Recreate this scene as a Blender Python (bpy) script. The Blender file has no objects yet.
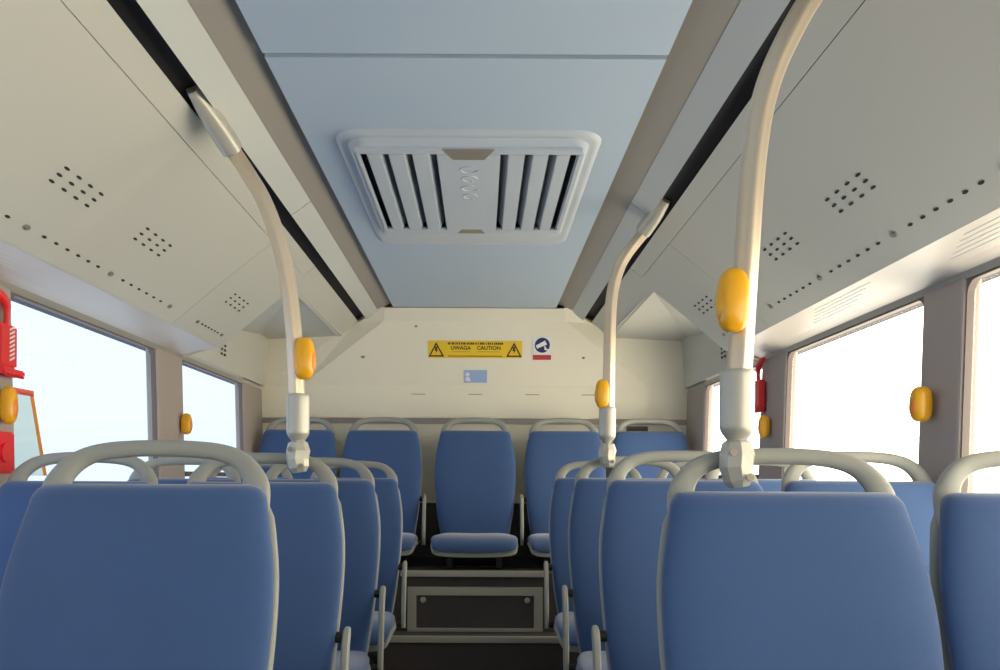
import bpy, bmesh, math, random
from mathutils import Vector, Matrix

S = bpy.context.scene
COL = S.collection
EZ = 1.10                      # eye height above the aisle floor

# ------------------------------------------------------------ camera
cam_data = bpy.data.cameras.new('camera')
cam = bpy.data.objects.new('camera', cam_data)
COL.objects.link(cam)
cam.location = (0.040, 0.0, EZ)
cam.rotation_euler = (math.radians(90), math.radians(-0.3), 0)
cam_data.sensor_width = 36
cam_data.lens = 36 * 850 / 1000
cam_data.shift_x = 0.019
cam_data.shift_y = 0.143
cam_data.clip_start = 0.02
S.camera = cam

# ------------------------------------------------------------ world: hazy bright daylight, warmer on the sunny right side
W = bpy.data.worlds.new('world')
S.world = W
W.use_nodes = True
nt = W.node_tree
nt.nodes.clear()
out = nt.nodes.new('ShaderNodeOutputWorld')
bg = nt.nodes.new('ShaderNodeBackground')
tc = nt.nodes.new('ShaderNodeTexCoord')
sep = nt.nodes.new('ShaderNodeSeparateXYZ')
ramp = nt.nodes.new('ShaderNodeValToRGB')
mr = nt.nodes.new('ShaderNodeMapRange')
mr.inputs[1].default_value = -1; mr.inputs[2].default_value = 1
nt.links.new(tc.outputs['Generated'], sep.inputs[0])
nt.links.new(sep.outputs['X'], mr.inputs[0])
nt.links.new(mr.outputs[0], ramp.inputs[0])
ramp.color_ramp.elements[0].position = 0.42
ramp.color_ramp.elements[0].color = (0.385, 0.45, 0.58, 1)
ramp.color_ramp.elements[1].position = 0.85
ramp.color_ramp.elements[1].color = (2.9, 2.50, 1.95, 1)
nt.links.new(ramp.outputs[0], bg.inputs[0])
bg.inputs[1].default_value = 3.0
nt.links.new(bg.outputs[0], out.inputs[0])

S.view_settings.view_transform = 'Standard'
S.view_settings.look = 'None'
S.view_settings.gamma = 1.0
S.view_settings.use_curve_mapping = False
S.view_settings.exposure = 0.0
try:
    S.cycles.max_bounces = 10
    S.cycles.diffuse_bounces = 6
    S.cycles.use_denoising = True
    S.cycles.sample_clamp_indirect = 6.0
except Exception:
    pass


# ------------------------------------------------------------ materials
def srgb(r, g, b):
    def f(c):
        c /= 255.0
        return c / 12.92 if c <= 0.04045 else ((c + 0.055) / 1.055) ** 2.4
    return (f(r), f(g), f(b), 1)


def mat(name, col, rough=0.5, metal=0.0, bump=0.0, scale=200.0, vary=0.0, vscale=3.0, sheen=0.0, spec=0.5, coat=0.0):
    m = bpy.data.materials.new(name)
    m.use_nodes = True
    t = m.node_tree
    p = t.nodes['Principled BSDF']
    p.inputs['Base Color'].default_value = col
    p.inputs['Roughness'].default_value = rough
    p.inputs['Metallic'].default_value = metal
    p.inputs['Specular IOR Level'].default_value = spec
    p.inputs['Sheen Weight'].default_value = sheen
    p.inputs['Coat Weight'].default_value = coat
    co = t.nodes.new('ShaderNodeTexCoord')
    if bump > 0:
        n = t.nodes.new('ShaderNodeTexNoise')
        n.inputs['Scale'].default_value = scale
        n.inputs['Detail'].default_value = 2
        b = t.nodes.new('ShaderNodeBump')
        b.inputs['Strength'].default_value = bump
        b.inputs['Distance'].default_value = 0.002
        t.links.new(co.outputs['Object'], n.inputs['Vector'])
        t.links.new(n.outputs['Fac'], b.inputs['Height'])
        t.links.new(b.outputs['Normal'], p.inputs['Normal'])
    if vary > 0:
        n = t.nodes.new('ShaderNodeTexNoise')
        n.inputs['Scale'].default_value = vscale
        n.inputs['Detail'].default_value = 3
        mx = t.nodes.new('ShaderNodeMix')
        mx.data_type = 'RGBA'
        mx.inputs[6].default_value = (col[0] * (1 - vary), col[1] * (1 - vary), col[2] * (1 - vary), 1)
        mx.inputs[7].default_value = (min(1, col[0] * (1 + vary)), min(1, col[1] * (1 + vary)), min(1, col[2] * (1 + vary)), 1)
        t.links.new(co.outputs['Object'], n.inputs['Vector'])
        t.links.new(n.outputs['Fac'], mx.inputs[0])
        t.links.new(mx.outputs[2], p.inputs['Base Color'])
    return m


M = {}
M['fabric'] = mat('blue_fabric', srgb(60, 88, 136), 0.85, bump=0.25, scale=900, vary=0.06, vscale=14, sheen=0.45, spec=0.25)
M['shell'] = mat('grey_seat_plastic', srgb(150, 154, 150), 0.42, bump=0.05, scale=400)
M['handle'] = mat('grey_handle_plastic', srgb(152, 154, 148), 0.5, bump=0.05, scale=400)
M['black'] = mat('black_plastic', srgb(24, 25, 30), 0.5)
M['slot'] = mat('dark_slot', srgb(34, 33, 40), 0.7)
M['panel'] = mat('off_white_panel', srgb(200, 200, 192), 0.55, bump=0.04, scale=300, vary=0.015)
M['rear'] = mat('beige_panel', srgb(240, 234, 216), 0.6, bump=0.04, scale=300, vary=0.015)
M['ceil'] = mat('ceiling_laminate', srgb(172, 190, 210), 0.45, bump=0.03, scale=200, vary=0.015)
M['band'] = mat('light_grey_band', srgb(200, 204, 202), 0.5, bump=0.03, scale=300)
M['strip'] = mat('taupe_strip', srgb(152, 147, 140), 0.6)
M['hatch'] = mat('hatch_plastic', srgb(184, 194, 206), 0.4, bump=0.04, scale=300)
M['header'] = mat('header_panel', srgb(206, 200, 193), 0.4)
M['pillar'] = mat('pillar_trim', srgb(168, 158, 154), 0.6, bump=0.05, scale=300)
M['frame'] = mat('window_rubber', srgb(110, 100, 96), 0.6)
M['wall'] = mat('lower_wall_panel', srgb(130, 130, 128), 0.6, bump=0.04, scale=300)
M['floor'] = mat('vinyl_floor', srgb(66, 60, 60), 0.7, bump=0.1, scale=500, vary=0.12, vscale=60)
M['riser'] = mat('riser_laminate', srgb(74, 68, 68), 0.6, vary=0.1, vscale=30)
M['alu'] = mat('aluminium_edge', srgb(190, 188, 178), 0.35, metal=0.5, bump=0.05, scale=500)
M['pole'] = mat('brushed_pole', srgb(222, 206, 184), 0.32, metal=0.55, bump=0.03, scale=120)
M['cast'] = mat('grey_cast_fitting', srgb(186, 184, 174), 0.35, metal=0.25)
M['screw'] = mat('bright_screw', srgb(225, 222, 212), 0.25, metal=0.8)
M['yellow'] = mat('signal_yellow', srgb(246, 178, 22), 0.32, coat=0.3)
M['orange'] = mat('orange_push_pad', srgb(236, 140, 40), 0.4)
M['red'] = mat('signal_red', srgb(226, 42, 48), 0.4)
M['redsign'] = mat('red_print', srgb(190, 60, 62), 0.5)
M['white'] = mat('white_print', srgb(236, 236, 236), 0.5)
M['signyellow'] = mat('yellow_print', srgb(242, 204, 52), 0.45)
M['ink'] = mat('dark_print', srgb(66, 46, 30), 0.6)
M['navy'] = mat('navy_print', srgb(34, 40, 96), 0.5)
M['bluesign'] = mat('pale_blue_print', srgb(160, 184, 226), 0.45)
M['dark_vent'] = mat('dark_vent', srgb(96, 94, 84), 0.6)
M['hole'] = mat('dark_hole', srgb(46, 44, 46), 0.8)
M['latch'] = mat('latch_metal', srgb(150, 144, 134), 0.4, metal=0.3)
M['roof'] = mat('dark_roof_shell', srgb(60, 60, 64), 0.8)


def glass_mat():
    m = bpy.data.materials.new('window_glass')
    m.use_nodes = True
    t = m.node_tree
    t.nodes.clear()
    o = t.nodes.new('ShaderNodeOutputMaterial')
    mx = t.nodes.new('ShaderNodeMixShader')
    tr = t.nodes.new('ShaderNodeBsdfTransparent')
    tr.inputs[0].default_value = (0.93, 0.95, 0.94, 1)
    gl = t.nodes.new('ShaderNodeBsdfGlossy')
    gl.inputs['Roughness'].default_value = 0.02
    mx.inputs[0].default_value = 0.05
    t.links.new(tr.outputs[0], mx.inputs[1])
    t.links.new(gl.outputs[0], mx.inputs[2])
    t.links.new(mx.outputs[0], o.inputs[0])
    return m


def paper_mat(name, col):
    m = bpy.data.materials.new(name)
    m.use_nodes = True
    t = m.node_tree
    t.nodes.clear()
    o = t.nodes.new('ShaderNodeOutputMaterial')
    mx = t.nodes.new('ShaderNodeMixShader')
    d = t.nodes.new('ShaderNodeBsdfDiffuse')
    tr = t.nodes.new('ShaderNodeBsdfTranslucent')
    d.inputs[0].default_value = col
    tr.inputs[0].default_value = col
    mx.inputs[0].default_value = 0.75
    t.links.new(d.outputs[0], mx.inputs[1])
    t.links.new(tr.outputs[0], mx.inputs[2])
    t.links.new(mx.outputs[0], o.inputs[0])
    return m


M['glass'] = glass_mat()
M['paper'] = paper_mat('backlit_paper', srgb(236, 242, 236))
M['paper_orange'] = paper_mat('backlit_orange_edge', srgb(250, 190, 105))
M['paper_red'] = paper_mat('backlit_red_edge', srgb(245, 150, 135))


# ------------------------------------------------------------ helpers
def link(name, bm, m, parent=None, smooth=False, loc=None):
    bmesh.ops.recalc_face_normals(bm, faces=bm.faces)
    me = bpy.data.meshes.new(name)
    bm.to_mesh(me)
    bm.free()
    if isinstance(m, (list, tuple)):
        for k in m:
            me.materials.append(M[k])
    else:
        me.materials.append(M[m])
    if smooth:
        for p in me.polygons:
            p.use_smooth = True
        try:
            me.set_sharp_from_angle(angle=math.radians(40))
        except Exception:
            pass
    o = bpy.data.objects.new(name, me)
    COL.objects.link(o)
    if parent:
        o.parent = parent
    if loc:
        o.location = loc
    return o


def empty(name, label, cat, loc=(0, 0, 0), group=None, rz=0):
    o = bpy.data.objects.new(name, None)
    o.empty_display_size = 0.05
    COL.objects.link(o)
    o.location = loc
    o.rotation_euler = (0, 0, rz)
    tag(o, label, cat, group)
    return o


def tag(o, label=None, cat=None, group=None, kind=None):
    if label: o['label'] = label
    if cat: o['category'] = cat
    if group: o['group'] = group
    if kind: o['kind'] = kind
    return o


def copy_tree(o, parent=None):
    c = o.copy()
    COL.objects.link(c)
    if parent:
        c.parent = parent
    for ch in [x for x in bpy.data.objects if x.parent == o]:
        copy_tree(ch, c)
    return c


def box(bm, x0, x1, y0, y1, z0, z1, bev=0.0):
    vs = [bm.verts.new((x, y, z)) for x in (x0, x1) for y in (y0, y1) for z in (z0, z1)]
    idx = [(0, 1, 3, 2), (4, 6, 7, 5), (0, 4, 5, 1), (2, 3, 7, 6), (0, 2, 6, 4), (1, 5, 7, 3)]
    fs = [bm.faces.new([vs[i] for i in f]) for f in idx]
    if bev > 0:
        es = list({e for f in fs for e in f.edges})
        bmesh.ops.bevel(bm, geom=es, offset=bev, segments=2, affect='EDGES')


def prism_y(bm, prof, y0, y1):
    """closed XZ polygon extruded along Y"""
    a = [bm.verts.new((x, y0, z)) for x, z in prof]
    b = [bm.verts.new((x, y1, z)) for x, z in prof]
    n = len(prof)
    for i in range(n):
        j = (i + 1) % n
        bm.faces.new((a[i], a[j], b[j], b[i]))
    bm.faces.new(a)
    bm.faces.new(b)


def slab(prof, th):
    """open XZ polyline -> closed polygon thickened away from the cabin (up/out)"""
    off = []
    n = len(prof)
    for i in range(n):
        p0 = Vector(prof[max(0, i - 1)]); p1 = Vector(prof[min(n - 1, i + 1)])
        t = (p1 - p0).normalized()
        nn = Vector((-t.y, t.x))
        if nn.y < 0 and abs(nn.y) > 0.05: nn = -nn
        off.append((prof[i][0] + nn.x * th, prof[i][1] + nn.y * th))
    return list(prof) + off[::-1]


def poly_solid(bm, pts, direction):
    a = [bm.verts.new(p) for p in pts]
    d = Vector(direction)
    b = [bm.verts.new(Vector(p) + d) for p in pts]
    n = len(pts)
    for i in range(n):
        j = (i + 1) % n
        bm.faces.new((a[i], a[j], b[j], b[i]))
    bm.faces.new(a)
    bm.faces.new(b)


def catmull(pts, sub=6):
    P = [Vector(p) for p in pts]
    if len(P) < 3:
        return P
    res = []
    for i in range(len(P) - 1):
        p0 = P[max(0, i - 1)]; p1 = P[i]; p2 = P[i + 1]; p3 = P[min(len(P) - 1, i + 2)]
        for k in range(sub):
            t = k / sub
            res.append(0.5 * ((2 * p1) + (-p0 + p2) * t + (2 * p0 - 5 * p1 + 4 * p2 - p3) * t * t + (-p0 + 3 * p1 - 3 * p2 + p3) * t ** 3))
    res.append(P[-1])
    return res


def tube(bm, pts, ra, rb=None, ref=(0, 1, 0), n=14, sub=6, flute=0.0, power=2.0):
    """sweep; pts may carry (x,y,z,ra,rb)"""
    if len(pts[0]) == 3:
        pts = [(*p, ra, rb if rb else ra) for p in pts]
    pos = catmull([p[:3] for p in pts], sub)
    rad = catmull([(p[3], p[4], 0) for p in pts], sub) if len(pts) > 2 else [Vector((p[3], p[4], 0)) for p in pts]
    rings = []
    ref = Vector(ref)
    for i, p in enumerate(pos):
        t = (pos[min(len(pos) - 1, i + 1)] - pos[max(0, i - 1)]).normalized()
        a = t.cross(ref)
        if a.length < 1e-4: a = Vector((1, 0, 0))
        a.normalize()
        b = a.cross(t).normalized()
        ring = []
        for k in range(n):
            th = 2 * math.pi * k / n
            c, s = math.cos(th), math.sin(th)
            if power != 2.0:
                q = (abs(c) ** power + abs(s) ** power) ** (-1 / power)
                c, s = c * q, s * q
            f = 1 - flute * (0.5 + 0.5 * math.cos(th * 6))
            ring.append(bm.verts.new(p + a * c * rad[i].x * f + b * s * rad[i].y * f))
        rings.append(ring)
    for r0, r1 in zip(rings, rings[1:]):
        for k in range(n):
            bm.faces.new((r0[k], r0[(k + 1) % n], r1[(k + 1) % n], r1[k]))
    bm.faces.new(rings[0])
    bm.faces.new(rings[-1])


def loft(bm, rings):
    vs = [[bm.verts.new(p) for p in r] for r in rings]
    n = len(vs[0])
    for r0, r1 in zip(vs, vs[1:]):
        for k in range(n):
            bm.faces.new((r0[k], r0[(k + 1) % n], r1[(k + 1) % n], r1[k]))
    bm.faces.new(vs[0])
    bm.faces.new(vs[-1])


def interp(tab, x):
    """smooth (catmull) lookup in table of (x, v...)"""
    if x <= tab[0][0]: return tab[0][1:]
    for i in range(len(tab) - 1):
        if x <= tab[i + 1][0]:
            t = (x - tab[i][0]) / (tab[i + 1][0] - tab[i][0])
            p0 = tab[max(0, i - 1)][1:]; p1 = tab[i][1:]; p2 = tab[i + 1][1:]; p3 = tab[min(len(tab) - 1, i + 2)][1:]
            return tuple(0.5 * ((2 * b) + (-a + c) * t + (2 * a - 5 * b + 4 * c - d) * t * t + (-a + 3 * b - 3 * c + d) * t ** 3)
                         for a, b, c, d in zip(p0, p1, p2, p3))
    return tab[-1][1:]


def ellipsoid(bm, c, r, power=2.0, nu=20, nv=12):
    rings = []
    for j in range(nv + 1):
        ph = -math.pi / 2 + math.pi * j / nv
        cz, sz = math.cos(ph), math.sin(ph)
        e = 2 / power
        cz = abs(cz) ** e
        sz = math.copysign(abs(sz) ** e, sz)
        rings.append([(c[0] + r[0] * cz * math.copysign(abs(math.cos(2 * math.pi * k / nu)) ** e, math.cos(2 * math.pi * k / nu)),
                       c[1] + r[1] * cz * math.copysign(abs(math.sin(2 * math.pi * k / nu)) ** e, math.sin(2 * math.pi * k / nu)),
                       c[2] + r[2] * sz) for k in range(nu)])
    loft(bm, rings)
    bmesh.ops.remove_doubles(bm, verts=bm.verts, dist=1e-5)


def disc(bm, c, nrm, r, th, n=20, r2=None, up=(0, 0, 1)):
    nrm = Vector(nrm).normalized()
    u = Vector(up).cross(nrm)
    if u.length < 1e-3: u = Vector((1, 0, 0)).cross(nrm)
    u.normalize()
    v = nrm.cross(u)
    r2 = r2 or r
    c = Vector(c)
    a = [bm.verts.new(c + u * r * math.cos(2 * math.pi * k / n) + v * r2 * math.sin(2 * math.pi * k / n)) for k in range(n)]
    b = [bm.verts.new(p.co + nrm * th) for p in a]
    for k in range(n):
        bm.faces.new((a[k], a[(k + 1) % n], b[(k + 1) % n], b[k]))
    bm.faces.new(a)
    bm.faces.new(b)


NB = bmesh.new
struct = lambda o: tag(o, kind='structure')

# ============================================================ THE SHELL
Y0, Y1 = -5.0, 4.95
# floor
bm = NB(); box(bm, -1.30, 1.30, Y0 - 0.1, Y1 + 0.1, -0.05, 0.0)
struct(link('floor', bm, 'floor'))
for s, nm in ((-1, 'trim_seat_podium_left'), (1, 'trim_seat_podium_right')):
    bm = NB()
    a, b = sorted((s * 0.42, s * 1.235))
    box(bm, a, b, 0.0, 4.098, 0.0, 0.12)
    struct(link(nm, bm, 'floor'))
# steps in the aisle
bm = NB(); box(bm, -0.415, 0.415, 3.66, 3.898, 0.0, 0.18); struct(link('trim_aisle_step', bm, 'floor'))
bm = NB()
box(bm, -0.415, 0.415, 3.90, 4.099, 0.0, 0.36)
o = struct(link('trim_upper_step', bm, 'riser'))
bm = NB(); box(bm, -0.415, 0.425, 3.885, 3.925, 0.345, 0.372, 0.004)
o2 = link('edge_strip', bm, 'alu', o)
# platform under the back row
bm = NB(); box(bm, -1.235, 1.235, 4.10, Y1, 0.0, 0.64)
plat = struct(link('trim_rear_platform', bm, 'riser'))
bm = NB(); box(bm, -0.345, 0.365, 4.075, 4.125, 0.625, 0.652, 0.004)
link('edge_strip', bm, 'alu', plat)
# framed hatch in the riser
bm = NB()
x0, x1, z0, z1, w = -0.310, 0.340, 0.372, 0.575, 0.042
box(bm, x0, x1, 4.078, 4.1, z1 - 0.04, z1, 0.003)
box(bm, x0, x0 + w, 4.078, 4.1, z0, z1 - 0.0402, 0.003)
box(bm, x1 - w, x1, 4.078, 4.1, z0, z1 - 0.0402, 0.003)
box(bm, x0, x1, 4.072, 4.1, z0 - 0.01, z0 + 0.006, 0.002)
hf = link('riser_hatch', bm, 'alu')
tag(hf, 'aluminium-framed dark service hatch set in the step riser below the back row', 'hatch')
bm = NB(); box(bm, x0 + w, x1 - w, 4.09, 4.1, z0, z1 - 0.04); link('hatch_door', bm, 'riser', hf)
for sx in (-1, 1):
    bm = NB(); disc(bm, (0.015 + sx * 0.250, 4.091, z1 - 0.062), (0, -1, 0), 0.014, 0.006)
    link('lock', bm, 'screw', hf, smooth=True)

# ---- side walls, windows, pillars ------------------------------------
def wx(zr):            # inner wall face at height zr above the eye: leans out a little towards the top
    return 1.236 + 0.03 * zr

WT, WB = 0.500, -0.34
wins = [(-4.3, -3.1), (-2.9, -1.7), (-1.5, -0.4), (-0.2, 0.85), (1.03, 2.12), (2.31, 3.355), (3.635, 4.57)]

def wall_quad(bm, s, y0, y1, za, zb, th=0.05, inset=0.0):
    pts = []
    for (y, z) in ((y0, za), (y1, za), (y1, zb), (y0, zb)):
        pts.append((s * (wx(z) - inset), y, EZ + z))
    poly_solid(bm, pts, (s * th, 0, 0))

def rrect(y0, y1, za, zb, r, n=6):
    pts = []
    for cy, cz, a0 in ((y1 - r, zb - r, 0), (y0 + r, zb - r, 90), (y0 + r, za + r, 180), (y1 - r, za + r, 270)):
        for k in range(n + 1):
            a = math.radians(a0 + 90 * k / n)
            pts.append((cy + r * math.cos(a), cz + r * math.sin(a)))
    return pts

wn = 0
for s, side in ((-1, 'left'), (1, 'right')):
    # lower wall and the strip above the windows
    bm = NB()
    box(bm, *sorted((s * 1.24, s * 1.29)), Y0, Y1 + 0.05, -0.0, EZ + WB - 0.03)
    wall = struct(link('wall_' + side, bm, 'wall'))
    bm = NB(); wall_quad(bm, s, Y0, 4.95, WT + 0.012, 0.90)
    link('upper_wall', bm, 'header', wall)
    # pillar covers
    edges = [Y0] + [v for w_ in wins for v in w_] + [4.95]
    for k in range(0, len(edges), 2):
        a, b = edges[k], edges[k + 1]
        bm = NB()
        wall_quad(bm, s, a - 0.004, b + 0.004, WB - 0.03, WT + 0.012, th=0.05, inset=0.012)
        o = struct(link('trim_pillar_' + side, bm, 'pillar'))
        for m_ in ('b',):
            md = o.modifiers.new('bevel', 'BEVEL'); md.width = 0.01; md.segments = 2
    for (a, b) in wins:
        wn += 1
        inner = rrect(a + 0.008, b - 0.008, WB, WT - 0.004, 0.035)
        n = len(inner)
        outer = [(min(max(y, a + 0.001), b - 0.001) if abs(y - a - 0.02) > 0.05 and abs(y - b + 0.02) > 0.05 else y, z) for y, z in inner]
        # outer ring: the rectangle projected outwards from each inner point
        outer = []
        for k, (y, z) in enumerate(inner):
            q = k // 7
            outer.append(((b if q in (0, 3) else a), (WT + 0.012 if q in (0, 1) else WB - 0.03)) if 0 < k % 7 < 6 else
                         ((y, WT + 0.012) if (q == 0 and k % 7 == 6) or (q == 1 and k % 7 == 0) else
                          (y, WB - 0.03) if (q == 2 and k % 7 == 6) or (q == 3 and k % 7 == 0) else
                          ((b if q in (0, 3) else a), z)))
        bm = NB()
        lay = []
        for dx in (0.0, 0.018):
            lay.append(([bm.verts.new((s * (wx(z) + dx - 0.004), y, EZ + z)) for y, z in inner],
                        [bm.verts.new((s * (wx(z) + dx - 0.004), y, EZ + z)) for y, z in outer]))
        for k in range(n):
            j = (k + 1) % n
            (i0, o0), (i1, o1) = lay
            for f in ((i0[k], i0[j], o0[j], o0[k]), (i1[k], i1[j], o1[j], o1[k]), (i0[k], i0[j], i1[j], i1[k]), (o0[k], o0[j], o1[j], o1[k])):
                try: bm.faces.new(f)
                except ValueError: pass
        bmesh.ops.remove_doubles(bm, verts=bm.verts, dist=1e-5)
        wf = struct(link('window_%d' % wn, bm, 'frame'))
        bm = NB()
        pa, pb, pza, pzb = a + 0.012, b - 0.012, WB - 0.01, WT - 0.01
        poly_solid(bm, [(s * (wx(z) + 0.012), y, EZ + z) for y, z in ((pa, pza), (pb, pza), (pb, pzb), (pa, pzb))], (s * 0.004, 0, 0))
        link('pane', bm, 'glass', wf)
        if a > 3.5:
            bm = NB()
            wall_quad(bm, s, a + 0.01, b - 0.01, 0.0, 0.022, th=0.02, inset=0.012)
            link('crossbar', bm, 'frame', wf)

# ---- front wall with windscreen (behind the camera), rear wall ---------
bm = NB()
box(bm, -1.3, 1.3, Y0 - 0.05, Y0, 0, 0.75)
box(bm, -1.3, 1.3, Y0 - 0.05, Y0, EZ + 0.6, EZ + 1.1)
box(bm, -1.3, -1.15, Y0 - 0.05, Y0, 0.75, EZ + 0.6)
box(bm, 1.15, 1.3, Y0 - 0.05, Y0, 0.75, EZ + 0.6)
struct(link('wall_front', bm, 'wall'))
bm = NB(); box(bm, -1.15, 1.15, Y0 - 0.03, Y0 - 0.024, 0.75, EZ + 0.6)
struct(link('window_windscreen', bm, 'glass'))

bm = NB(); box(bm, -1.3, 1.3, Y1, Y1 + 0.05, 0.0, EZ + 1.1)
rw = struct(link('wall_rear', bm, 'rear'))
# dark engine cover low on the rear wall, between the seats
bm = NB(); box(bm, -1.235, 1.235, 4.905, Y1 - 0.001, 0.64, EZ - 0.145)
ec = struct(link('trim_engine_cover', bm, 'riser'))
bm = NB(); box(bm, -1.235, 1.235, 4.898, Y1 - 0.001, EZ - 0.145, EZ - 0.13, 0.003)
link('edge_strip', bm, 'alu', ec)
# shelf line where the upper cover meets the lower wall
bm = NB(); box(bm, -1.235, 1.235, Y1 - 0.012, Y1 - 0.001, EZ + 0.314, EZ + 0.345)
struct(link('trim_rear_ledge', bm, 'pillar'))

# unseen dark outer roof and sides, added to stop light leaking in
bm = NB(); box(bm, -1.36, 1.36, Y0 - 0.05, Y1 + 0.05, EZ + 1.1, EZ + 1.14)
struct(link('roof', bm, 'roof'))
for s in (-1, 1):
    bm = NB(); box(bm, *sorted((s * 1.29, s * 1.36)), Y0 - 0.05, Y1 + 0.05, EZ + WT + 0.02, EZ + 1.1)
    struct(link('roof_side', bm, 'roof'))

# ---- ceiling -----------------------------------------------------------
CE = 4.74                      # where the flat ceiling ends
HX, HY0, HY1 = 0.0, 2.37, 3.26          # roof hatch opening
bm = NB(); box(bm, -0.455, 0.455, Y0, 1.905, EZ + 0.95, EZ + 0.965)
c0 = struct(link('ceiling', bm, 'ceil'))
bm = NB()
box(bm, -0.455, HX - 0.33, 1.925, CE, EZ + 0.95, EZ + 0.965)
box(bm, HX + 0.33, 0.455, 1.925, CE, EZ + 0.95, EZ + 0.965)
box(bm, HX - 0.33, HX + 0.33, 1.925, HY0, EZ + 0.95, EZ + 0.965)
box(bm, HX - 0.33, HX + 0.33, HY1, CE, EZ + 0.95, EZ + 0.965)
bmesh.ops.remove_doubles(bm, verts=bm.verts, dist=1e-5)
struct(link('ceiling_rear_panel', bm, 'ceil'))
bm = NB(); box(bm, -0.46, 0.46, 1.89, 1.94, EZ + 0.966, EZ + 0.972)
struct(link('ceiling_joint', bm, 'strip'))
for s, side in ((-1, 'left'), (1, 'right')):
    bm = NB()
    prism_y(bm, [(s * x, EZ + z) for x, z in ((0.450, 0.982), (0.546, 0.942), (0.548, 0.99), (0.450, 0.99))], Y0, CE + 0.02)
    struct(link('trim_ceiling_edge_' + side, bm, 'strip'))
    for (a, b, nm) in ((Y0, 2.898, 'ceiling_band_' + side), (2.904, 4.80, 'ceiling_band_rear_' + side)):
        bm = NB()
        prism_y(bm, [(s * x, EZ + z) for x, z in ((0.546, 0.941), (0.612, 0.893), (0.617, 0.902), (0.617, 0.955), (0.56, 0.965))], a, b)
        struct(link(nm, bm, 'band'))
    # black track in the slot
    bm = NB()
    prism_y(bm, [(s * x, EZ + z) for x, z in ((0.618, 0.935), (0.69, 0.912), (0.69, 1.0), (0.618, 1.0))], Y0, 4.84)
    struct(link('trim_slot_track_' + side, bm, 'slot'))

# ---- overhead duct covers ----------------------------------------------
DA, DB = Vector((0.668, 0.893)), Vector((1.08, 0.56))
def dpt(t):
    p = DA.lerp(DB, t)
    bulge = 0.012 * math.sin(math.pi * min(1, t))
    return (p.x + bulge * 0.63 * 0.3, p.y + bulge * 0.3)
nrm_in = Vector((-(DA - DB).y, (DA - DB).x)).normalized()       # points down into the cabin for s=+1
if nrm_in.y > 0: nrm_in = -nrm_in

def duct_piece(s, t0, t1, ya, yb, parent, name='panel', mat_='panel', tail=False):
    prof = [dpt(t0 + (t1 - t0) * k / 8) for k in range(9)]
    pr = slab(prof, 0.014)
    bm = NB()
    prism_y(bm, [(s * x, EZ + z) for x, z in pr], ya, yb)
    if tail:
        prism_y(bm, [(s * x, EZ + z) for x, z in ((1.08, 0.56), (1.088, 0.553), (1.094, 0.565), (1.086, 0.572))], ya, yb)
    return link(name, bm, mat_, parent)

def on_duct(s, t, y, lift=0.0015):
    x, z = dpt(t)
    return Vector((s * (x + nrm_in.x * lift), y, EZ + z + nrm_in.y * lift)), Vector((s * nrm_in.x, 0, nrm_in.y))

def holes(s, rows, t0, dt, ys, parent, name, r=0.0065, r2=0.0042):
    bm = NB()
    for i in range(rows):
        for y in ys:
            p, n = on_duct(s, t0 + dt * i, y, -0.001)
            disc(bm, p, n, r, 0.0022, n=10, r2=r2, up=(n.z, 0, -n.x))
    return link(name, bm, 'hole', parent)

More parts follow.
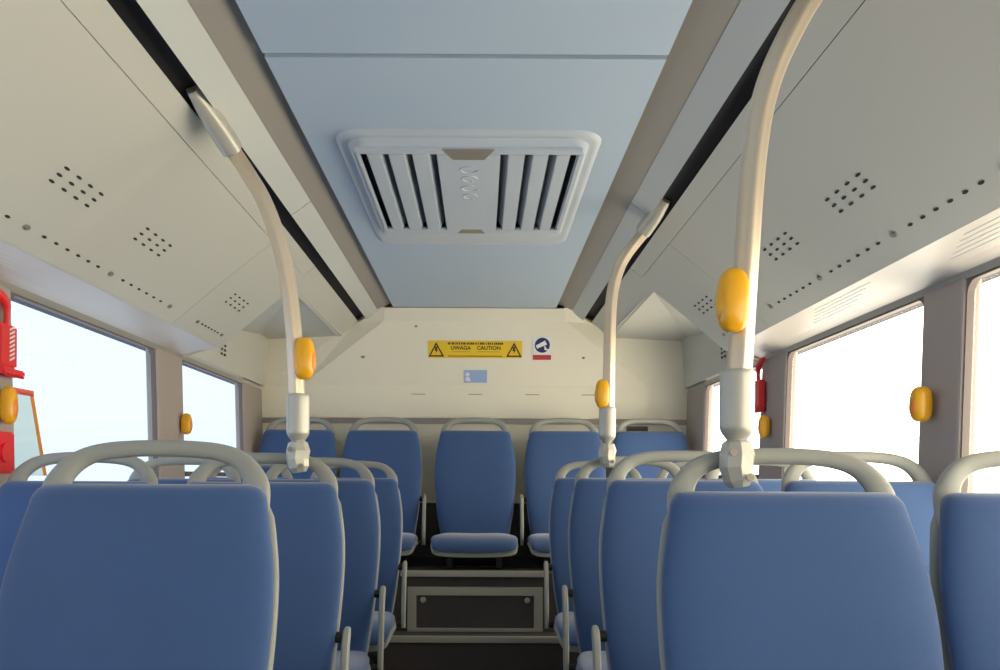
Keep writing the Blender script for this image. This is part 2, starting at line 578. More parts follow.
grid_y = {-1: (2.03, 2.50, 3.36), 1: (2.05, 2.52, 3.37)}
for s, side in ((-1, 'left'), (1, 'right')):
    tone = 'pale beige' if s < 0 else 'grey'
    rail = empty('duct_rail', 'long narrow %s rail between the black slot and the perforated cover on the %s' % (tone, side), 'duct rail', (0, 0, 0))
    duct_piece(s, 0.0, 0.1205, Y0, 3.60, rail)
    tail_ = empty('duct_end_strip', 'short narrow %s strip from black slot to the rear wall on the %s' % (tone, side), 'duct strip')
    duct_piece(s, 0.0, 0.27, 3.606, 4.93, tail_, 'panel')
    segs = ((Y0, 0.60, None), (0.603, 3.088, 'n'), (3.091, 3.66, 'f'))
    for ya, yb, kk in segs:
        if kk is None:
            duct_piece(s, 0.1235, 1.0, ya, yb, rail, 'front_panel', tail=True)
            continue
        where = 'long' if kk == 'n' else 'short'
        e = empty('duct_cover', '%s %s overhead duct cover with hole grilles, %s side, %s' % (where, tone, side,
                  'nearest the camera' if kk == 'n' else 'rearmost, beside the last windows'), 'duct cover', (0, 0, 0), 'perforated duct covers')
        duct_piece(s, 0.1235, 1.0, ya, yb, e, 'panel', tail=True)
        gy = grid_y[s][:2] if kk == 'n' else grid_y[s][2:]
        for g in gy:
            ys = [g + (k - 1.5) * 0.058 for k in range(4)]
            holes(s, 3, 0.582 if s < 0 else 0.575, 0.043, ys, e, 'air_grille', r=0.012, r2=0.0038)
        L = {('n', -1): (1.57, 2.02, 2.48, 2.95), ('f', -1): (3.24, 3.54), ('n', 1): (1.62, 2.06, 2.51, 2.93), ('f', 1): (3.2, 3.5)}[(kk, s)]
        TL = 0.91 if s < 0 else 0.895
        for k, y in enumerate(L):
            p, n = on_duct(s, TL, y, 0)
            bm = NB(); disc(bm, p, n, 0.013, 0.003, n=18, r2=0.008, up=(n.z, 0, -n.x)); disc(bm, p + n * 0.003, n, 0.006, 0.002, n=12)
            link('latch', bm, 'latch', e, smooth=True)
        for a, b in zip(L, L[1:]):
            ys = [a + (b - a) * (0.18 + 0.64 * k / 5) for k in range(6)]
            holes(s, 1, TL, 0, ys, e, 'hole_row', r=0.010, r2=0.004)
        if kk == 'n':
            ys = [L[0] - (0.08 + k * 0.06) for k in range(5)]
            holes(s, 1, TL, 0, ys, e, 'hole_row', r=0.010, r2=0.004)
    # header strip between the duct edge and the window tops
    bm = NB()
    prism_y(bm, [(s * x, EZ + z) for x, z in ((1.088, 0.556), (1.20, 0.530), (1.252, 0.514), (1.262, 0.53), (1.21, 0.55), (1.088, 0.572))], Y0, 3.655)
    hd = struct(link('trim_window_header_' + side, bm, 'header'))
    bm = NB()
    for yy0, yy1 in (((2.36, 2.75), (1.2, 1.9)) if s > 0 else ((1.55, 2.05),)):
        for k in range(5):
            t = 0.25 + 0.13 * k
            x = 1.088 + 0.112 * t; z = 0.556 - 0.026 * t
            prism_y(bm, [(s * a, EZ + b) for a, b in ((x, z - 0.0008), (x + 0.003, z - 0.0016), (x + 0.003, z + 0.004), (x, z + 0.004))], yy0 + 0.06 * k, yy1 + 0.04 * k)
    link('groove', bm, 'band', hd)
    # slim rail over the window
    bm = NB()
    prism_y(bm, [(s * x, EZ + z) for x, z in ((1.236, 0.520), (1.244, 0.502), (1.252, 0.502), (1.252, 0.520))], Y0, 4.57)
    struct(link('trim_window_rail_' + side, bm, 'alu'))
    # rear bay: flat pocket above the last seats, side panel down to the window
    bm = NB()
    ta, tb = dpt(0.25), dpt(1.0)
    poly_solid(bm, [(s * ta[0], 3.655, EZ + ta[1]), (s * 1.26, 3.655, EZ + 0.66), (s * 1.26, 4.945, EZ + 0.80), (s * 0.76, 4.945, EZ + 0.812)], (0, 0, 0.02))
    struct(link('ceiling_rear_pocket_' + side, bm, 'panel'))
    bm = NB()
    poly_solid(bm, [(s * 1.225, 3.655, EZ + WT + 0.03), (s * 1.225, 4.944, EZ + WT + 0.03), (s * 1.20, 4.944, EZ + 0.81), (s * 1.20, 3.655, EZ + 0.80)], (s * 0.02, 0, 0))
    poly_solid(bm, [(s * 1.225, 3.655, EZ + WT + 0.03), (s * 1.225, 4.52, EZ + WT + 0.03), (s * 1.25, 4.52, EZ + WT + 0.010), (s * 1.25, 3.655, EZ + WT + 0.010)], (s * 0.01, 0, 0.01))
    sp = struct(link('wall_rear_bay_' + side, bm, 'panel'))
    bm = NB()
    for r_ in range(2):
        for c_ in range(4):
            z = 0.66 - c_ * 0.022
            disc(bm, (s * (1.2115 + (0.66 - z) * 0.05), 4.10 + r_ * 0.05, EZ + z), (-s, 0, 0), 0.012, 0.003, n=10, r2=0.006)
    link('vent_slots', bm, 'hole', sp)
    # cap across the duct's rear end
    bm = NB()
    ta = dpt(0.26); tm = dpt(0.6)
    poly_solid(bm, [(s * ta[0], 3.64, EZ + ta[1]), (s * tm[0], 3.64, EZ + tm[1]), (s * 1.08, 3.64, EZ + 0.562), (s * 1.24, 3.64, EZ + 0.51), (s * 1.24, 3.64, EZ + 0.88)], (0, 0.012, 0))
    struct(link('trim_duct_end_' + side, bm, 'panel'))

# ---- rear upper cover: raised trapezoid --------------------------------
def rear_cover():
    bm = NB()
    F = [(-0.515, 4.80, 0.885), (0.515, 4.80, 0.885), (1.0, 4.925, 0.535), (-1.0, 4.925, 0.535)]
    poly_solid(bm, [(x, y, EZ + z) for x, y, z in F], (0, 0.024, 0))
    F = [(-1.0, 4.925, 0.535), (1.0, 4.925, 0.535), (1.0, 4.925, 0.346), (-1.0, 4.925, 0.346)]
    poly_solid(bm, [(x, y, EZ + z) for x, y, z in F], (0, 0.024, 0))
    # crease up to the ceiling end
    poly_solid(bm, [(-0.50, 4.745, EZ + 0.948), (0.50, 4.745, EZ + 0.948), (0.515, 4.80, EZ + 0.885), (-0.515, 4.80, EZ + 0.885)], (0, 0.03, 0.012))
    return bm
rc = struct(link('trim_rear_cover', rear_cover(), 'rear'))
for x, z, r in ((362, 357, .011), (416, 328, .008), (583, 357, .008)):
    d = 4.86; yy = d
    bm = NB()
    X = (x - 481) / 850 * d + .040; Z = EZ + (478 - z) / 850 * d
    ycov = 4.80 + (0.885 - (Z - EZ)) / 0.35 * 0.125
    disc(bm, (X, ycov + .002, Z), (0, -1, .35), r, 0.005, n=14)
    link('bolt', bm, 'latch', rc, smooth=True)
for x in (418, 475, 532, 588):
    bm = NB()
    d = 4.925; X = (x - 481) / 850 * d + .040
    box(bm, X - 0.04, X + 0.04, 4.922, 4.927, EZ + 0.482, EZ + 0.486)
    link('slit', bm, 'latch', rc)
for s in (-1, 1):
    # bevelled cheeks joining the cover to the slots and the corner
    bm = NB()
    a = s * 1.0; t = s * 0.515
    poly_solid(bm, [(t, 4.80, EZ + 0.885), (s * 0.67, 4.86, EZ + 0.90), (s * 1.20, 4.944, EZ + 0.81), (s * 1.235, 4.944, EZ + 0.52), (a, 4.94, EZ + 0.53)], (0, 0.02, 0.004))
    poly_solid(bm, [(t, 4.80, EZ + 0.885), (s * 0.50, 4.745, EZ + 0.952), (s * 0.56, 4.76, EZ + 0.952), (s * 0.635, 4.79, EZ + 0.885), (s * 0.67, 4.86, EZ + 0.885)], (0, 0.02, 0.02))
    struct(link('wall_rear_corner', bm, 'rear'))

# dark vent in the lower rear wall, seen behind the rightmost rear seat
bm = NB(); box(bm, 0.885, 1.01, Y1 - 0.008, Y1 - 0.001, EZ + 0.16, EZ + 0.305, 0.002)
wv = link('wall_vent', bm, 'dark_vent')
tag(wv, 'small dark rectangular vent in the beige rear wall behind the rightmost rear seat', 'vent')
bm = NB()
for k in range(6):
    box(bm, 0.893, 1.002, Y1 - 0.014, Y1 - 0.008, EZ + 0.172 + k * 0.022, EZ + 0.180 + k * 0.022)
link('louvre', bm, 'riser', wv)

# ============================================================ ROOF HATCH
hatch = empty('roof_hatch', 'pale grey plastic roof hatch with eight long louvre slots in the ceiling', 'roof hatch', (HX, 2.72, EZ + 0.95))
def ring_plate(bm, levels):
    """levels: list of (hx, y0, y1, z, r); open loft"""
    rs = []
    for hx, y0, y1, z, r in levels:
        pts = []
        for cx, cy, a0 in ((hx - r, y1 - r, 0), (-hx + r, y1 - r, 90), (-hx + r, y0 + r, 180), (hx - r, y0 + r, 270)):
            for k in range(7):
                a = math.radians(a0 + 15 * k)
                pts.append(bm.verts.new((cx + r * math.cos(a), cy + r * math.sin(a), z)))
        rs.append(pts)
    for r0, r1 in zip(rs, rs[1:]):
        for k in range(28):
            bm.faces.new((r0[k], r0[(k + 1) % 28], r1[(k + 1) % 28], r1[k]))
    return rs
def hy(y): return y - 2.72
bm = NB()
ring_plate(bm, [(0.376, hy(2.315), hy(3.45), 0.002, 0.08), (0.370, hy(2.325), hy(3.44), -0.006, 0.08), (0.355, hy(2.335), hy(3.42), -0.011, 0.07),
                (0.346, hy(2.342), hy(3.38), -0.009, 0.065), (0.340, hy(2.347), hy(3.30), -0.011, 0.06), (0.331, hy(2.353), hy(3.20), -0.030, 0.045), (0.325, hy(2.357), hy(3.17), -0.0385, 0.040), (0.305, hy(2.375), hy(3.13), -0.0385, 0.02)])
link('frame', bm, 'hatch', hatch, smooth=True)
# grille: bars between the slots
SX = (0.101, 0.170, 0.237, 0.298)
bm = NB()
def zb(bm, x0, x1, y0, y1, z0=-0.043, z1=-0.034, b=0.002): box(bm, x0, x1, hy(y0), hy(y1), z0, z1, b)
for s in (-1, 1):
    edges = [0.085]
    for x in SX: edges += [x - 0.0110, x + 0.0110]
    edges = edges[1:]
    for k in range(1, len(edges) - 1, 2):
        a, b = sorted((s * edges[k], s * edges[k + 1]))
        zb(bm, a, b, 2.385, 3.11)
        # slanting blade behind each bar
        poly_solid(bm, [(b if s < 0 else a, hy(2.385), -0.036), (b if s < 0 else a, hy(3.11), -0.036), ((b + 0.016) if s < 0 else (a - 0.016), hy(3.11), -0.008), ((b + 0.016) if s < 0 else (a - 0.016), hy(2.385), -0.008)], (s * 0.003, 0, 0))
    zb(bm, *sorted((s * (SX[-1] + 0.0110), s * 0.318)), 2.385, 3.11)
zb(bm, -0.318, 0.318, 2.352, 2.385)
zb(bm, -0.318, 0.318, 3.11, 3.155)
link('grille', bm, 'hatch', hatch)
bm = NB(); zb(bm, -(SX[0] - 0.0110), SX[0] - 0.0110, 2.385, 3.11, -0.044, -0.034)
cp = link('centre_plate', bm, 'hatch', hatch)
bm = NB()
for k, (w_, yy) in enumerate(((0.026, 2.50), (0.022, 2.575), (0.026, 2.66), (0.022, 2.735))):
    pts = [(w_ * math.cos(math.radians(a)), hy(yy) + 0.024 * math.sin(math.radians(a))) for a in range(0, 301, 20)]
    if k % 2: pts = [(x, 2 * hy(yy) - y) for x, y in pts]
    tube(bm, [(x, y, -0.0445) for x, y in pts], 0.0035, 0.002, ref=(0, 0, 1), n=8, sub=2)
link('embossed_mark', bm, 'hatch', cp, smooth=True)
# grip recesses at both ends
bm = NB(); poly_solid(bm, [(-0.072, hy(2.35), -0.0440), (0.072, hy(2.35), -0.0440), (0.045, hy(2.42), -0.0450), (-0.045, hy(2.42), -0.0450)], (0, 0, 0.004))
link('grip_recess', bm, 'latch', hatch)
bm = NB(); poly_solid(bm, [(-0.05, hy(3.15), -0.0440), (0.05, hy(3.15), -0.0440), (0.035, hy(3.10), -0.0450), (-0.035, hy(3.10), -0.0450)], (0, 0, 0.004))
link('grip_recess', bm, 'latch', hatch)
bm = NB(); box(bm, -0.310, 0.310, hy(2.35), hy(3.14), -0.004, 0.002)
link('dark_backing', bm, 'black', hatch)  # plain black sheet behind the slots; their shaded depth is put into its colour

# ============================================================ SEATS
#   z measured from the fold between cushion and back, front faces -Y
CURVE = [(-0.06, 0.010), (-0.03, 0.004), (0.0, 0.0), (0.10, -0.008), (0.20, 0.004), (0.32, 0.032), (0.44, 0.068), (0.56, 0.104), (0.66, 0.136)]
WID = [(-0.06, 0.180), (-0.03, 0.184), (0.0, 0.190), (0.08, 0.203), (0.18, 0.214), (0.28, 0.221), (0.36, 0.222), (0.42, 0.218), (0.48, 0.208), (0.53, 0.198), (0.56, 0.192)]

def back_rings(z0, z1, grow, off, th, corner, concave=0.010, n=56, nz=26, ex=5.0):
    rings = []
    zs = [z0 + (z1 - z0) * k / nz for k in range(nz + 1)]
    zs += [z1 - 0.001, z1 - 0.004, z1 - 0.009, z1 - 0.016, z1 - 0.024, z0 + 0.004, z0 + 0.010]
    zs = sorted(set(round(z, 5) for z in zs))
    for z in zs:
        w = interp(WID, min(z, 0.56))[0] + grow
        yc = interp(CURVE, z)[0] + off
        dtop = z1 - z
        t = th
        if dtop < corner:
            w -= corner - math.sqrt(max(0, corner ** 2 - (corner - dtop) ** 2))
        if dtop < 0.014:
            t = th * (0.35 + 0.65 * math.sqrt(max(0, 1 - ((0.014 - dtop) / 0.014) ** 2)))
        dbot = z - z0
        if dbot < 0.02:
            t *= 0.5 + 0.5 * math.sqrt(max(0, 1 - ((0.02 - dbot) / 0.02) ** 2))
            w -= 0.02 - math.sqrt(max(0, 0.02 ** 2 - (0.02 - dbot) ** 2))
        ring = []
        for k in range(n):
            a = 2 * math.pi * k / n
            c, s_ = math.cos(a), math.sin(a)
            e = 2 / ex
            x = w * math.copysign(abs(c) ** e, c)
            y = t * math.copysign(abs(s_) ** (2 / 2.6), s_)
            y -= concave * (x / 0.23) ** 2
            ring.append((x, yc + y, z))
        rings.append(ring)
    return rings

def build_seat(name, label, arm, pedestal, group=None):
    """arm: list of -1/+1 sides that carry an armrest"""
    root = empty(name, label, 'seat', (0, 0, 0), group)
    zf = 0.41 if pedestal == 'leg' else 0.16        # height of the fold over the base
    bm = NB(); loft(bm, back_rings(-0.045, 0.557, 0.0, 0.008, 0.036, 0.024, ex=3.4))
    o = link('backrest', bm, 'fabric', root, smooth=True); o.location.z = zf
    bm = NB(); loft(bm, back_rings(-0.06, 0.548, 0.002, 0.040, 0.017, 0.05, concave=0.013))
    o = link('back_shell', bm, 'shell', root, smooth=True); o.location.z = zf
    # cushion
    rings = []
    n = 40
    prof = [(0.004, 0.176, 0.018, -0.030), (0.0, 0.186, 0.026, -0.032), (-0.06, 0.205, 0.030, -0.036), (-0.16, 0.217, 0.031, -0.036), (-0.26, 0.220, 0.031, -0.030),
            (-0.33, 0.220, 0.031, -0.030), (-0.375, 0.218, 0.030, -0.037), (-0.405, 0.214, 0.027, -0.048), (-0.425, 0.208, 0.020, -0.060), (-0.434, 0.190, 0.009, -0.068)]
    for y, w, t, zc in prof:
        ring = []
        for k in range(n):
            a = 2 * math.pi * k / n
            c, s_ = math.cos(a), math.sin(a)
            x = w * math.copysign(abs(c) ** (2 / 4.5), c)
            z = t * math.copysign(abs(s_) ** (2 / 2.6), s_) + 0.010 * (x / 0.23) ** 2
            ring.append((x, y, zc + z))
        rings.append(ring)
    bm = NB(); loft(bm, rings)
    o = link('seat_cushion', bm, 'fabric', root, smooth=True); o.location.z = zf
    rings = []
    for y, w, t, zc in prof:
        ring = []
        for k in range(n):
            a = 2 * math.pi * k / n
            c, s_ = math.cos(a), math.sin(a)
            x = (w + 0.003) * math.copysign(abs(c) ** (2 / 4.5), c)
            z = (t * 0.55 + 0.004) * math.copysign(abs(s_) ** (2 / 2.6), s_) + 0.008 * (x / 0.23) ** 2
            ring.append((x, y * 1.006 + 0.012, zc - 0.024 + z))
        rings.append(ring)
    bm = NB(); loft(bm, rings)
    o = link('seat_shell', bm, 'shell', root, smooth=True); o.location.z = zf
    # loop handle over the back
    H = [(0.190, 0.46, .008, .007), (0.185, 0.51, .012, .010), (0.174, 0.548, .022, .012), (0.160, 0.578, .019, .012), (0.134, 0.601, .0165, .011), (0.098, 0.613, .015, .011), (0.05, 0.618, .0145, .011)]
    pts = [(-x, interp(CURVE, z)[0] + 0.026, z, a, b) for x, z, a, b in H] + [(0, interp(CURVE, 0.618)[0] + 0.026, 0.619, .0145, .011)] + \
          [(x, interp(CURVE, z)[0] + 0.026, z, a, b) for x, z, a, b in H[::-1]]
    bm = NB(); tube(bm, pts, 0, ref=(0, 1, 0), n=14, sub=4, power=2.6)
    o = link('grab_handle', bm, 'handle', root, smooth=True); o.location.z = zf
    for s in arm:
        A = [(0.010, 0.196, .008, .010), (-0.006, 0.186, .010, .011), (-0.026, 0.15, .010, .012), (-0.045, 0.08, .010, .012), (-0.058, 0.0, .010, .012), (-0.062, -0.068, .009, .011)]
        bm = NB()
        tube(bm, [(s * 0.241, y, z, b, a) for y, z, a, b in A], 0, ref=(1, 0, 0), n=12, sub=5, power=3)
        ar = link('armrest', bm, 'handle', root, smooth=True); ar.location.z = zf
        for hy_, hz_, hr_ in ((0.006, 0.178, 0.014), (-0.055, -0.055, 0.012)):
            bm = NB(); disc(bm, (s * 0.212, hy_, hz_), (s, 0, 0), hr_, 0.022, n=16)
            link('hinge', bm, 'black', ar, smooth=True)
    if pedestal == 'leg':
        bm = NB()
        poly_solid(bm, [(-0.03, -0.30, 0.34), (-0.03, -0.06, 0.34), (-0.03, -0.11, 0.11), (-0.03, -0.02, 0.0), (-0.03, -0.32, 0.0), (-0.03, -0.22, 0.11)], (0.06, 0, 0))
        box(bm, -0.17, 0.17, -0.30, -0.05, 0.325, 0.342, 0.003)
        link('pedestal', bm, 'shell', root)
    else:
        bm = NB()
        for x in (-0.14, 0.11):
            box(bm, x, x + 0.03, -0.36, 0.0, 0.0, 0.10, 0.003)
        link('mounting_bracket', bm, 'black', root)
    return root

ROWS = (1.44, 2.18, 2.94, 3.76)
FOLD = 0.105                                        # the top of the back lies this far behind the fold
ZP = 0.12                                           # podium
seat_left = build_seat('passenger_seat', '', [1], 'leg')
seat_right = build_seat('passenger_seat', '', [-1], 'leg')
seat_plain = build_seat('passenger_seat', '', [], 'leg')
used = set()
def place(proto, x, d, z, label, group, jx=0):
    o = proto if id(proto) not in used else copy_tree(proto)
    used.add(id(proto))
    o.location = (x, d - FOLD, z)
    o['label'] = label
    o['group'] = group
    return o
rown = ['front', 'second', 'third', 'fourth']
LX = (-0.526, -0.992); RX = (0.562, 1.014)
G1 = 'blue seats in pairs left of the aisle'; G2 = 'blue seats in pairs right of the aisle'
LBL = {
 (-1, 0): ('blue aisle seat filling the lower left corner of the photo', 'blue window seat barely showing at the far left edge, beside the nearest left aisle seat'),
 (-1, 1): ('blue aisle seat whose loop handle holds the left grab pole', 'blue window seat in second row on left, its handle seen through the nearest one'),
 (-1, 2): ('blue aisle seat on the left, third from the camera in its line', 'blue window seat on the left, third row, mostly hidden'),
 (-1, 3): ('blue aisle seat on the left next to the rear steps, rearmost of its line', 'blue window seat on the left just ahead of the back row, almost hidden'),
 (1, 0): ('large blue seat at lower right whose handle meets the nearest grab pole', 'blue window seat cut off by the right edge of the photo'),
 (1, 1): ('blue aisle seat partly hidden left of the large lower right seat, second in line', 'blue window seat behind the large lower right seat, below the right window'),
 (1, 2): ('blue aisle seat on the right carrying the farther grab pole', 'blue window seat in third row on the right, mostly hidden'),
 (1, 3): ('blue aisle seat on the right next to the rear steps, rearmost of its line', 'blue window seat on the right just ahead of the back row, almost hidden'),
}
for i, d in enumerate(ROWS):
    sl = (1.0, 1.0, 1.006, 1.011)[i]; sr = (0.992, 1.011, 1.015, 1.016)[i]
    place(seat_left, LX[0] + (0.008 if i == 0 else 0), d, ZP, LBL[(-1, i)][0], G1).scale.z = sl
    place(seat_plain, LX[1], d, ZP, LBL[(-1, i)][1], G1).scale.z = sl
    place(seat_right, RX[0] - (0.006 if i == 0 else 0), d, ZP, LBL[(1, i)][0], G2).scale.z = sr
    place(seat_plain, RX[1], d, ZP, LBL[(1, i)][1], G2).scale.z = sr
# back row on the platform
rear_l = build_seat('rear_seat', '', [1], 'bench')
rear_r = build_seat('rear_seat', '', [-1], 'bench')
rear_p = build_seat('rear_seat', '', [], 'bench')
RZ = EZ - 0.293 - 0.16
G3 = 'blue seats of the back row'
for proto, x, lb in ((rear_p, -0.975, 'blue back-row seat in the left rear corner, behind the left grab pole'),
                     (rear_l, -0.508, 'blue back-row seat immediately left of the centre seat'),
                     (rear_p, 0.008, 'blue centre seat of the back row facing down the aisle'),
                     (rear_r, 0.503, 'blue back-row seat immediately right of the centre seat'),
                     (rear_p, 0.98, 'blue back-row seat in the right rear corner, in front of the dark wall vent')):
    place(proto, x, 4.74, RZ, lb, G3)

# bench base below the back row
bm = NB(); box(bm, -1.22, 1.22, 4.36, 4.90, 0.641, RZ + 0.0, 0.003) if RZ > 0.645 else None
if bm.faces: 
    bb = link('bench_base', bm, 'black'); tag(bb, 'low black base box under the back row of blue seats', 'bench base')
else:
    bm.free()

# ============================================================ GRAB POLES
def grab_pole(label, pts, zc, bracket, d, face):
    """pts: (x,z) from clamp upwards in the plane y=d"""
    root = empty('grab_pole', label, 'grab pole', (pts[0][0], d, EZ + zc), 'grab poles rising from the seat handles to the roof slots')
    L = lambda x, z, y=None: Vector((x - pts[0][0], (0 if y is None else y - d), z - zc))
    bm = NB()
    tube(bm, [tuple(L(x, z)) for x, z in pts], 0.0215, ref=(0, 1, 0), n=48, sub=6, flute=0.11)
    link('tube', bm, 'pole', root, smooth=True)
    # sleeve
    x0 = pts[0][0]
    z0 = pts[0][1]
    bm = NB()
    tube(bm, [(0, 0, z0 - zc - 0.032, .010, .010), (0, 0, z0 - zc - 0.018, .020, .020), (0, 0, z0 - zc - 0.006, .0275, .0275), (0, 0, z0 - zc + 0.01, .029, .029), (0, 0, z0 - zc + 0.07, .029, .029), (0, 0, z0 - zc + 0.094, .0285, .0285), (0, 0, z0 - zc + 0.098, .024, .024)], 0, n=20, sub=3)
    link('sleeve', bm, 'cast', root, smooth=True)
    # clamp around the seat handle: a faceted two-piece block
    bm = NB()
    tube(bm, [(0, 0, 0.046, .012, .012), (0, 0, 0.038, .025, .024), (0.001, 0, 0.018, .031, .028), (-0.001, 0, -0.004, .029, .030), (0.003, 0, -0.026, .026, .027), (0.005, 0, -0.038, .018, .020)], 0, n=8, sub=1)
    cl = link('clamp', bm, 'cast', root)
    for (x, z, r_) in ((-0.014, 0.020, 0.0065), (0.014, -0.022, 0.0065)):
        bm = NB(); disc(bm, (x, -0.0275, z), (0, -1, 0.1), r_, 0.004, n=14)
        link('screw', bm, 'latch', cl, smooth=True)
    # bracket into the slot
    (bx0, by0, bz0), (bx1, by1, bz1) = bracket
    a, b = L(bx0, bz0, by0), L(bx1, bz1, by1)
    bm = NB()
    m_ = a.lerp(b, 0.5)
    tube(bm, [(*a, .016, .034), (*m_, .026, .031), (*b, .027, .027)], 0, ref=(0, 1, 0.3), n=16, sub=4, power=3.0)
    br = link('roof_bracket', bm, 'cast', root, smooth=True)
    for t in (0.50, 0.72):
        p = a.lerp(b, t) + Vector((-face * 0.004, -0.024, -0.012))
        bm = NB(); ellipsoid(bm, p, (0.006, 0.006, 0.006), nu=10, nv=6)
        link('screw', bm, 'screw', br, smooth=True)
    return root

c = 0.062
grab_pole('left brushed grab pole curving up from a seat handle to the left roof slot', [(-0.430 , 0.115), (-0.433, 0.20), (-0.443, 0.38), (-0.4636, 0.533), (-0.49, 0.63), (-0.523, 0.713), (-0.56, 0.775), (-0.606, 0.845)], 0.050,
          ((-0.652, 2.02, 0.93), (-0.602, 2.175, 0.838)), 2.18, 1)
grab_pole('nearest and thickest grab pole, standing on the large lower right seat handle', [(0.479, 0.090), (0.484, 0.20), (0.494, 0.38), (0.507, 0.56), (0.530, 0.68), (0.578, 0.787), (0.628, 0.865)], 0.025,
          ((0.652, 1.36, 0.935), (0.630, 1.44, 0.862)), 1.46, -1)
grab_pole('farther right grab pole curving up from a third row seat handle', [(0.476, 0.150), (0.480, 0.25), (0.482, 0.45), (0.488, 0.62), (0.509, 0.715), (0.539, 0.775), (0.585, 0.835), (0.606, 0.86)], 0.080,
          ((0.653, 2.82, 0.935), (0.597, 2.94, 0.857)), 2.94, -1)

# ---- stop buttons --------------------------------------------------------
def stop_button(label, loc, s, hw=0.026, hh=0.054, push=True):
    """s: +1 faces +x (aisle from the left), -1 faces -x"""
    root = empty('stop_button', label, 'stop button', loc, 'yellow stop buttons')
    bm = NB(); ellipsoid(bm, (0, 0, 0), (hw, hw * 0.92, hh), power=2.9)
    link('housing', bm, 'yellow', root, smooth=True)
    bm = NB(); ellipsoid(bm, (s * hw * 0.72, -0.001, -0.006), (hw * 0.42, hw * 0.62, hh * 0.55), power=2.3, nu=16, nv=10)
    link('push_pad', bm, 'orange' if push else 'yellow', root, smooth=True)
    return root
stop_button('yellow stop button on the left grab pole', (-0.411, 2.165, EZ + 0.302), 1)
stop_button('largest yellow stop button, on the nearest right grab pole', (0.464, 1.435, EZ + 0.302), -1, push=False)
stop_button('small yellow stop button on the farther right grab pole', (0.457, 2.93, EZ + 0.292), -1, hh=0.05, hw=0.024, push=False)
stop_button('yellow stop button on the left pillar at the left edge of the photo', (-1.205, 2.24, EZ + 0.185), 1, hh=0.05, hw=0.020)
stop_button('tiny yellow stop button on the pillar between the two left windows', (-1.205, 3.59, EZ + 0.222), 1, hh=0.045, hw=0.022)
stop_button('yellow stop button on the wide right pillar', (1.196, 2.235, EZ + 0.20), -1, hh=0.047)
stop_button('yellow stop button on the farther right pillar beside the nearest grab pole', (1.205, 3.50, EZ + 0.218), -1, hh=0.047, hw=0.022)

# ---- emergency hammers ---------------------------------------------------
def hammer(label, loc, s):
    root = empty('emergency_hammer', label, 'emergency hammer', loc, 'red emergency hammers')
    bm = NB(); box(bm, *sorted((0, s * 0.026)), -0.045, 0.040, -0.06, 0.055, 0.006)
    hd = link('holder', bm, 'red', root)
    bm = NB(); poly_solid(bm, [(0, -0.04, -0.078), (s * 0.036, -0.04, -0.085), (s * 0.036, 0.050, -0.085), (0, 0.045, -0.072), (0, 0.04, -0.06), (0, -0.04, -0.06)], (s * 0.003, 0, 0.006))
    box(bm, *sorted((0, s * 0.036)), -0.045, 0.06, -0.080, -0.062, 0.004)
    link('base_flange', bm, 'red', root)
    bm = NB()
    tube(bm, [(s * 0.014, 0.0, 0.05, .007, .008), (s * 0.015, 0.004, 0.080, .007, .008), (s * 0.015, 0.0, 0.108, .013, .012), (s * 0.014, -0.026, 0.128, .013, .012), (s * 0.012, -0.058, 0.138, .007, .008)], 0, ref=(1, 0, 0), n=14, sub=5)
    link('hammer_head', bm, 'red', root, smooth=True)
    bm = NB()
    for k in range(8):
        z = 0.038 - k * 0.0115
        poly_solid(bm, [(s * 0.0265, -0.002, z), (s * 0.0265, 0.022, z + 0.010), (s * 0.0265, 0.022, z + 0.016), (s * 0.0265, -0.002, z + 0.005)], (s * 0.001, 0, 0))
    link('white_marking', bm, 'white', hd)
    return root
hammer('red emergency hammer with white markings on the left pillar, at the photo edge', (-1.235, 2.25, EZ + 0.345), 1)
hammer('red emergency hammer on the farther right pillar, half hidden by the nearest grab pole', (1.228, 3.60, EZ + 0.365), -1)

# red square box below the left stop button
root = empty('alarm_box', 'small red box with a round boss below the stop button at the left edge', 'alarm box', (-1.225, 2.215, EZ + 0.06))
bm = NB(); box(bm, 0, 0.024, -0.05, 0.050, -0.055, 0.055, 0.006); link('housing', bm, 'red', root)
bm = NB(); disc(bm, (0.024, 0.0, 0.0), (1, 0, 0), 0.026, 0.008); disc(bm, (0.014, -0.050, 0.0), (0, -1, 0), 0.011, 0.005); link('knob', bm, 'red', root, smooth=True)

# translucent notice stuck to the left window
nx = lambda z: -(wx(z) + 0.014)
root = empty('window_notice', 'pale translucent notice with an orange edge stuck on the left window', 'notice', (0, 0, 0))
bm = NB(); poly_solid(bm, [(nx(z), y, EZ + z) for y, z in ((2.345, 0.0), (2.52, 0.0), (2.455, 0.235), (2.345, 0.235))], (-0.001, 0, 0)); link('sheet', bm, 'paper', root)
bm = NB(); poly_solid(bm, [(nx(z), y, EZ + z) for y, z in ((2.505, 0.0), (2.525, 0.0), (2.46, 0.235), (2.440, 0.235))], (0.001, 0, 0)); link('edge_band', bm, 'paper_orange', root)
bm = NB(); poly_solid(bm, [(nx(z), y, EZ + z) for y, z in ((2.345, 0.228), (2.462, 0.228), (2.462, 0.245), (2.345, 0.245))], (0.001, 0, 0)); link('top_band', bm, 'paper_red', root)

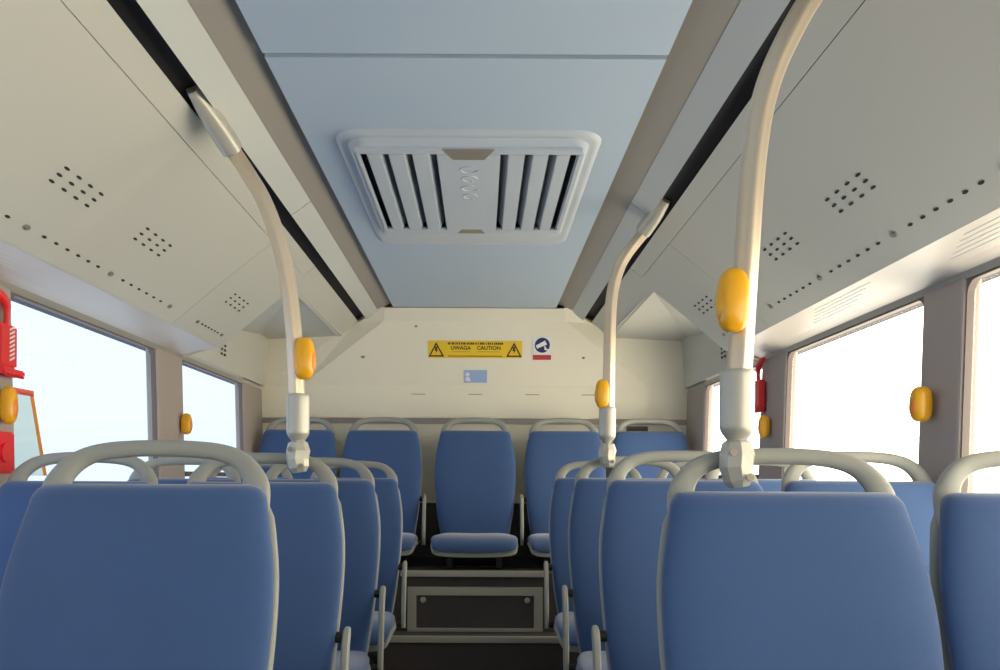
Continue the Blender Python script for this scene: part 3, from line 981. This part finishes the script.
# ============================================================ SIGNS on the rear cover
def cover_frame(px, py, d=4.86):
    X = (px - 481) / 850 * d + 0.040
    Z = (478 - py) / 850 * d
    y = 4.80 + (0.885 - Z) / 0.35 * 0.125
    return X, y, Z
TILT = math.atan2(0.125, 0.35)
def sign_root(name, label, px, py):
    x, y, z = cover_frame(px, py)
    d = y
    x = (px - 481) / 850 * d + 0.040; z = (478 - py) / 850 * d
    y = 4.80 + (0.885 - z) / 0.35 * 0.125
    o = empty(name, label, 'sign', (x, y - 0.0015, EZ + z))
    o.rotation_euler = (TILT, 0, 0)
    return o
def plate(bm, x0, x1, z0, z1, y=-0.002, th=0.0018): box(bm, x0, x1, y, y + th, z0, z1)
def tri_ring(bm, cx, cz, h, w, t, y):
    o_ = [(cx - w / 2, cz - h / 2), (cx + w / 2, cz - h / 2), (cx, cz + h / 2)]
    k = 1 - t
    g = (cx, cz - h / 6)
    i_ = [(g[0] + (a - g[0]) * k, g[1] + (b - g[1]) * k) for a, b in o_]
    for a in range(3):
        b = (a + 1) % 3
        poly_solid(bm, [(o_[a][0], y, o_[a][1]), (o_[b][0], y, o_[b][1]), (i_[b][0], y, i_[b][1]), (i_[a][0], y, i_[a][1])], (0, -0.0008, 0))
def text(s, size, loc, mat_, parent, name='lettering', ext=0.0003):
    cu = bpy.data.curves.new(name, 'FONT')
    cu.body = s; cu.size = size; cu.align_x = 'CENTER'; cu.align_y = 'CENTER'; cu.extrude = ext; cu.offset = 0.0007
    cu.materials.append(M[mat_])
    o = bpy.data.objects.new(name, cu)
    COL.objects.link(o)
    o.parent = parent
    o.location = loc
    o.rotation_euler = (math.radians(90), 0, 0)
    me = bpy.data.meshes.new_from_object(o)
    me.name = name
    q = bpy.data.objects.new(name, me)
    COL.objects.link(q)
    q.parent = parent; q.location = o.location; q.rotation_euler = o.rotation_euler
    bpy.data.objects.remove(o)
    return q
ws = sign_root('warning_sign', 'long yellow warning sign with a black triangle at each end on the rear cover', 474.5, 349.5)
bm = NB(); plate(bm, -0.268, 0.268, -0.050, 0.050); link('plate', bm, 'signyellow', ws)
for sx in (-1, 1):
    bm = NB(); tri_ring(bm, sx * 0.222, 0.0, 0.084, 0.090, 0.30, -0.0022)
    poly_solid(bm, [(sx * 0.222 - 0.006, -0.0022, 0.016), (sx * 0.222 + 0.008, -0.0022, 0.016), (sx * 0.222 + 0.003, -0.0022, 0.0), (sx * 0.222 + 0.011, -0.0022, 0.0), (sx * 0.222 - 0.004, -0.0022, -0.026), (sx * 0.222, -0.0022, -0.008), (sx * 0.222 - 0.009, -0.0022, -0.008)], (0, -0.0008, 0))
    link('hazard_triangle', bm, 'ink', ws)
bm = NB()
random.seed(3)
x = -0.155
while x < 0.15:
    w_ = random.uniform(0.004, 0.010)
    plate(bm, x, x + w_, 0.028, 0.040, -0.0028, 0.0008)
    x += w_ + random.choice((0.002, 0.002, 0.002, 0.006))
plate(bm, -0.155, 0.155, -0.040, -0.036, -0.0028, 0.0008)
plate(bm, -0.13, -0.03, -0.014, -0.0125, -0.0028, 0.0008)
plate(bm, 0.01, 0.14, -0.014, -0.0125, -0.0028, 0.0008)
link('small_print', bm, 'ink', ws)
text('UWAGA', 0.030, (-0.082, -0.0028, 0.008), 'ink', ws)
text('CAUTION', 0.030, (0.078, -0.0028, 0.008), 'ink', ws)

cs = sign_root('camera_sign', 'small white sign with a blue camera disc and red bar right of the yellow sign', 541.5, 348)
bm = NB(); plate(bm, -0.056, 0.056, -0.070, 0.068); link('plate', bm, 'white', cs)
bm = NB(); disc(bm, (0, -0.0021, 0.018), (0, -1, 0), 0.043, 0.0008, n=40); link('blue_disc', bm, 'navy', cs)
bm = NB()
def rot2(pts, a, cx, cz): 
    c_, s_ = math.cos(a), math.sin(a)
    return [(cx + x * c_ - z * s_, -0.003, cz + x * s_ + z * c_) for x, z in pts]
poly_solid(bm, rot2([(-0.034, -0.010), (0.026, -0.012), (0.026, 0.014), (-0.034, 0.010)], math.radians(25), -0.002, 0.022), (0, -0.0006, 0))
poly_solid(bm, rot2([(-0.004, -0.018), (0.004, -0.018), (0.004, 0.0), (-0.004, 0.0)], math.radians(35), 0.012, 0.012), (0, -0.0006, 0))
poly_solid(bm, rot2([(-0.002, -0.004), (0.022, -0.006), (0.022, 0.002), (-0.002, 0.004)], math.radians(-10), 0.014, -0.004), (0, -0.0006, 0))
link('camera_symbol', bm, 'white', cs)
bm = NB(); plate(bm, -0.052, 0.052, -0.066, -0.038, -0.0028, 0.0008); link('red_bar', bm, 'redsign', cs)

bs = sign_root('blue_sticker', 'small pale blue rectangular sticker below the yellow warning sign', 475, 376.5)
bm = NB(); plate(bm, -0.066, 0.066, -0.037, 0.037); link('plate', bm, 'bluesign', bs)
bm = NB()
poly_solid(bm, [(-0.058, -0.0025, -0.026), (-0.028, -0.0025, -0.030), (-0.034, -0.0025, -0.004), (-0.056, -0.0025, -0.002)], (0, -0.0006, 0))
disc(bm, (-0.046, -0.0025, 0.012), (0, -1, 0), 0.012, 0.0006, n=20)
link('figure_symbol', bm, 'white', bs)
